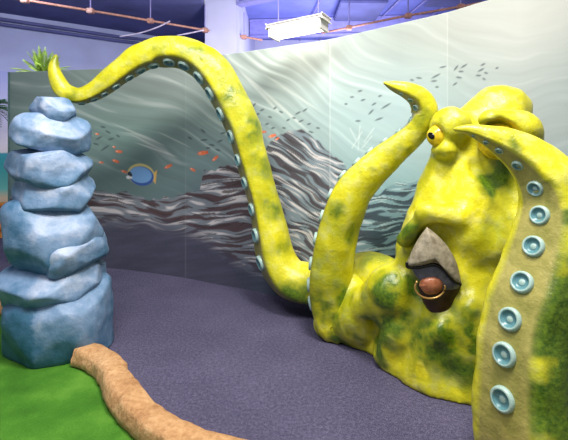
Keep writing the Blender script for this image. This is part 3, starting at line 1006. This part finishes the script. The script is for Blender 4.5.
# conduits fixed along the left wall
for (ya, yb_, lab) in ((19, 37, 'upper lilac conduit running along the blue wall at the upper left'), (24, 41, 'lower lilac conduit running along the blue wall at the upper left')):
    pts = []
    for px, py in ((-20, ya - 3), (0, ya), (120, yb_), (200, yb_ + 9)):
        Yw = 0
        # meets the left wall: x = (px-CX)/F*Y on the line from (-9.5,7.2) to (-2.25,11.6)
        k = (px - CX) / F; sl_ = (11.6 - 7.2) / 7.25
        Yw = (7.2 + 9.5 * sl_) / (1 - sl_ * k) - .06
        pts.append(P(px, py, Yw))
    bm = bmesh.new(); tube(bm, pts, .04, 10)
    tag(from_bm('wall_conduit', bm, M_CEIL, None, True), lab, 'pipe', 'conduits on the blue wall')

# loose cables hanging from the pipe run
for pts_, lab in (([(120, 36.5), (140, 33), (158, 27), (170, 21)], 'pale cable sagging from the copper pipe above the arched tentacle'), ([(177, 35.5), (190, 33), (204, 30)], 'short pale cable below the copper pipe beside the wall corner')):
    bm = bmesh.new(); tube(bm, [P(a, b, 8.0) for a, b in catmull(pts_, 14)], .014, 6)
    tag(from_bm('hanging_cable', bm, plain('cable_pale', (176, 168, 196)), None, True), lab, 'cable')

# ------------------------------------------------------------------ hanging lamp
lc = P(298, 31, 3.95)
lamp = empty('batten_lamp', (lc.x, lc.y, lc.z + .12))
tag(lamp, 'bright glowing ceiling lamp hanging just above the top edge of the mural', 'lamp')
M_LAMPBODY = plain('lamp_white_metal', (220, 216, 214), .4, .05)
tE = NT('lamp_tube_glow'); tE.b.inputs['Emission Color'].default_value = (1, .88, .74, 1); tE.b.inputs['Emission Strength'].default_value = 8
dirL = (P(325, 26, 3.8) - P(268, 38, 4.1)); dirL.z *= .6; dirL.normalize(); sid = dirL.cross(Vector((0, 0, 1))).normalized()


def obox(bm, c, du, dv, dw, a, b, e_):
    r = bmesh.ops.create_cube(bm, size=2)
    for v in r['verts']:
        v.co = c + du * v.co.x * a + dv * v.co.y * b + dw * v.co.z * e_


upv = dirL.cross(sid).normalized()
if upv.z < 0: upv = -upv
bm = bmesh.new(); obox(bm, lc + upv * .07, dirL, sid, upv, .30, .10, .018)
bmesh.ops.bevel(bm, geom=bm.edges[:], offset=.01, segments=2, affect='EDGES'); from_bm('housing', bm, M_LAMPBODY, lamp)
for s in (-1, 0, 1):
    bm = bmesh.new(); tube(bm, [lc + sid * s * .062 - dirL * .27, lc + sid * s * .062 + dirL * .27], .028, 12); from_bm('lamp_tube', bm, tE.m, lamp, True)
for s in (-1, 1):
    bm = bmesh.new(); a = lc + dirL * s * .27 + upv * .01; obox(bm, a, dirL, sid, upv, .012, .10, .05)
    from_bm('end_cap', bm, M_LAMPBODY, lamp)
    bm = bmesh.new(); a = lc + dirL * s * .22 + upv * .07; tube(bm, [a, Vector((a.x, a.y, 5.3))], .006, 6); from_bm('hanger', bm, M_CONDUIT, lamp)

# ------------------------------------------------------------------ palms behind
M_FROND = plain('frond_green', (138, 168, 60), .5, .35, 6)
M_FROND2 = plain('frond_dark_green', (44, 84, 56), .5, .35, 6)
M_TRUNK = plain('palm_trunk_brown', (110, 84, 58), .85, .3, 30, .8)


def palm(loc, ht, size, mat, label, nf=20, lean=0, fan=True):
    root = empty('palm_tree', loc)
    bm = bmesh.new()
    pts = [Vector(loc) + Vector((lean * (k / 12) ** 2, 0, ht * k / 12)) for k in range(13)]
    tube(bm, pts, [.10 * (1 - .45 * k / 12) * (1.06 if k % 2 else .96) for k in range(13)], 12)
    from_bm('trunk', bm, M_TRUNK, root, True)
    top = pts[-1]; rnd = random.Random(int(ht * 100))
    for i in range(nf):
        az = i * 2.399 + rnd.uniform(-.2, .2); el = math.radians(rnd.uniform(8, 88) if fan else rnd.uniform(-5, 60))
        d = Vector((math.cos(az) * math.cos(el), math.sin(az) * math.cos(el), math.sin(el)))
        L_ = size * rnd.uniform(.8, 1.05)
        bm = bmesh.new(); prev = None; spine = []
        for k in range(13):
            t = k / 12
            spine.append(top + d * L_ * t + Vector((0, 0, -1)) * (L_ * (.10 if fan else .65) * t * t * math.cos(el)))
        tube(bm, spine, [.008 * (1 - .7 * k / 12) for k in range(13)], 5)
        side = d.cross(Vector((0, 0, 1)))
        side = side.normalized() if side.length > .1 else Vector((1, 0, 0))
        for k in range(2, 13):
            for s in (-1, 1):
                b = spine[k]; t = k / 12
                tip = b + (side * s * .55 + d * .75).normalized() * L_ * .34 * math.sin(math.pi * (.15 + .8 * t)) + Vector((0, 0, -.06 * L_))
                tip = tip.lerp(b, .35) if fan else tip
                w = (tip - b).cross(Vector((0, 0, 1))).normalized() * L_ * .02
                mdl = b.lerp(tip, .45)
                vs = [bm.verts.new(q) for q in (b, mdl + w, tip, mdl - w, mdl + Vector((0, 0, .012)))]
                bm.faces.new((vs[0], vs[1], vs[4])); bm.faces.new((vs[1], vs[2], vs[4])); bm.faces.new((vs[2], vs[3], vs[4])); bm.faces.new((vs[3], vs[0], vs[4]))
        from_bm('frond', bm, mat, root)
    return tag(root, label, 'palm tree', 'palms behind the mural')


pt = P(42, 74, 6.9)
palm((pt.x, pt.y, 0), pt.z, .50, M_FROND, 'bright green palm crown showing above the left end of the mural wall', 34)
pt = P(-12, 108, 7.4)
palm((pt.x, pt.y, 0), pt.z, .52, M_FROND2, 'dark green palm cut off by the left photo edge before the beach mural', 26, 0, False)

# beach mural on a panel behind
t = NT('beach_mural_paint', .7)
tc = t.n('ShaderNodeTexCoord'); sx = t.n('ShaderNodeSeparateXYZ'); t.l(tc.outputs['Object'], sx.inputs[0])
f = t.math('DIVIDE', sx.outputs['Z'], 3.4)
nz = t.noise(t.coords((.3, .3, 3)), 3, 4)
f = t.math('ADD', f, t.math('MULTIPLY', t.math('SUBTRACT', nz, .5), .02))
t.col(t.ramp(f, [(.0, (226, 206, 176)), (.20, (232, 214, 186)), (.25, (120, 214, 206)), (.40, (60, 178, 186)), (.475, (64, 160, 184)), (.482, (226, 220, 232)), (.7, (190, 190, 226)), (1, (140, 148, 206))]))
bm = bmesh.new(); slab(bm, (-8.2, 8.05), (-4.9, 8.7), 0, 3.36, .05)
tag(from_bm('wall_beach_mural', bm, t.m), kind='structure')

# stepped timber landing at the left edge
M_PLANK = plain('timber_orange', (222, 142, 62), .6, .18, 14)
pc = P(-2, 226, 7.7)
root = empty('timber_steps', (pc.x, pc.y, 0))
tag(root, 'orange timber steps at the far left edge in front of the beach mural', 'steps')
for k in range(3):
    bm = bmesh.new()
    box(bm, (pc.x - .7, 7.6 + .2 * k, .2 * k + .16), (pc.x + .26 - .09 * k, 7.83 + .2 * k, .2 * k + .21))
    bmesh.ops.bevel(bm, geom=bm.edges[:], offset=.008, segments=2, affect='EDGES'); from_bm('tread', bm, M_PLANK, root)
    bm = bmesh.new()
    box(bm, (pc.x - .68, 7.63 + .2 * k, 0), (pc.x + .24 - .09 * k, 7.66 + .2 * k, .2 * k + .16)); from_bm('riser', bm, M_PLANK, root)

# ------------------------------------------------------------------ lights
def area(name, loc, tgt, size, power, col=(1, 1, 1), sy=None):
    l = bpy.data.lights.new(name, 'AREA'); l.energy = power; l.color = col; l.size = size
    if sy: l.shape = 'RECTANGLE'; l.size_y = sy
    o = bpy.data.objects.new(name, l); C.objects.link(o); o.location = loc
    o.rotation_euler = (Vector(tgt) - Vector(loc)).to_track_quat('-Z', 'Y').to_euler()
    return o


area('key_lamp', (.7, 1.2, 5.2), (.5, 2.8, .6), 1.1, 320, (1, .94, .84))
area('left_lamp', (-1.2, 1.3, 4.5), (-1.6, 5.2, 1.3), 1.3, 150, (1, .97, .92))
area('rear_lamp', (.6, 3.2, 4.6), (.2, 3.2, 0), .4, 10, (1, .95, .88))
area('hall_fill', (-4.5, 6.0, 4.6), (-5.0, 8.5, 3.0), 1.2, 95, (.9, .9, 1))  # added fill without a fixture, brightens the left hall wall
area('column_fill', (-.6, 6.6, 3.3), (-.9, 9.5, 3.8), .5, 60, (1, .95, .92))  # added light with no fixture, lifts the lilac column
area('hall_fill_right', (1.5, 8.5, 3.0), (.5, 12, 4.6), 1.6, 240, (.95, .92, 1))  # another added fill, brightens the back wall and high ceiling
w = bpy.data.worlds.new('world'); bpy.context.scene.world = w; w.use_nodes = True
w.node_tree.nodes['Background'].inputs['Color'].default_value = (.86, .90, 1, 1)
w.node_tree.nodes['Background'].inputs['Strength'].default_value = .42

# ------------------------------------------------------------------ camera
cam = bpy.data.cameras.new('camera'); co = bpy.data.objects.new('camera', cam); C.objects.link(co)
co.location = (0, 0, CH); co.rotation_euler = (math.pi / 2, 0, 0)
cam.sensor_width = 36; cam.lens = 36 * F / 568; cam.shift_y = -(220 - HY) / 568.0
cam.clip_start = .05
sc = bpy.context.scene
sc.camera = co
sc.view_settings.view_transform = 'Standard'; sc.view_settings.look = 'None'
sc.view_settings.exposure = .0; sc.view_settings.gamma = 1
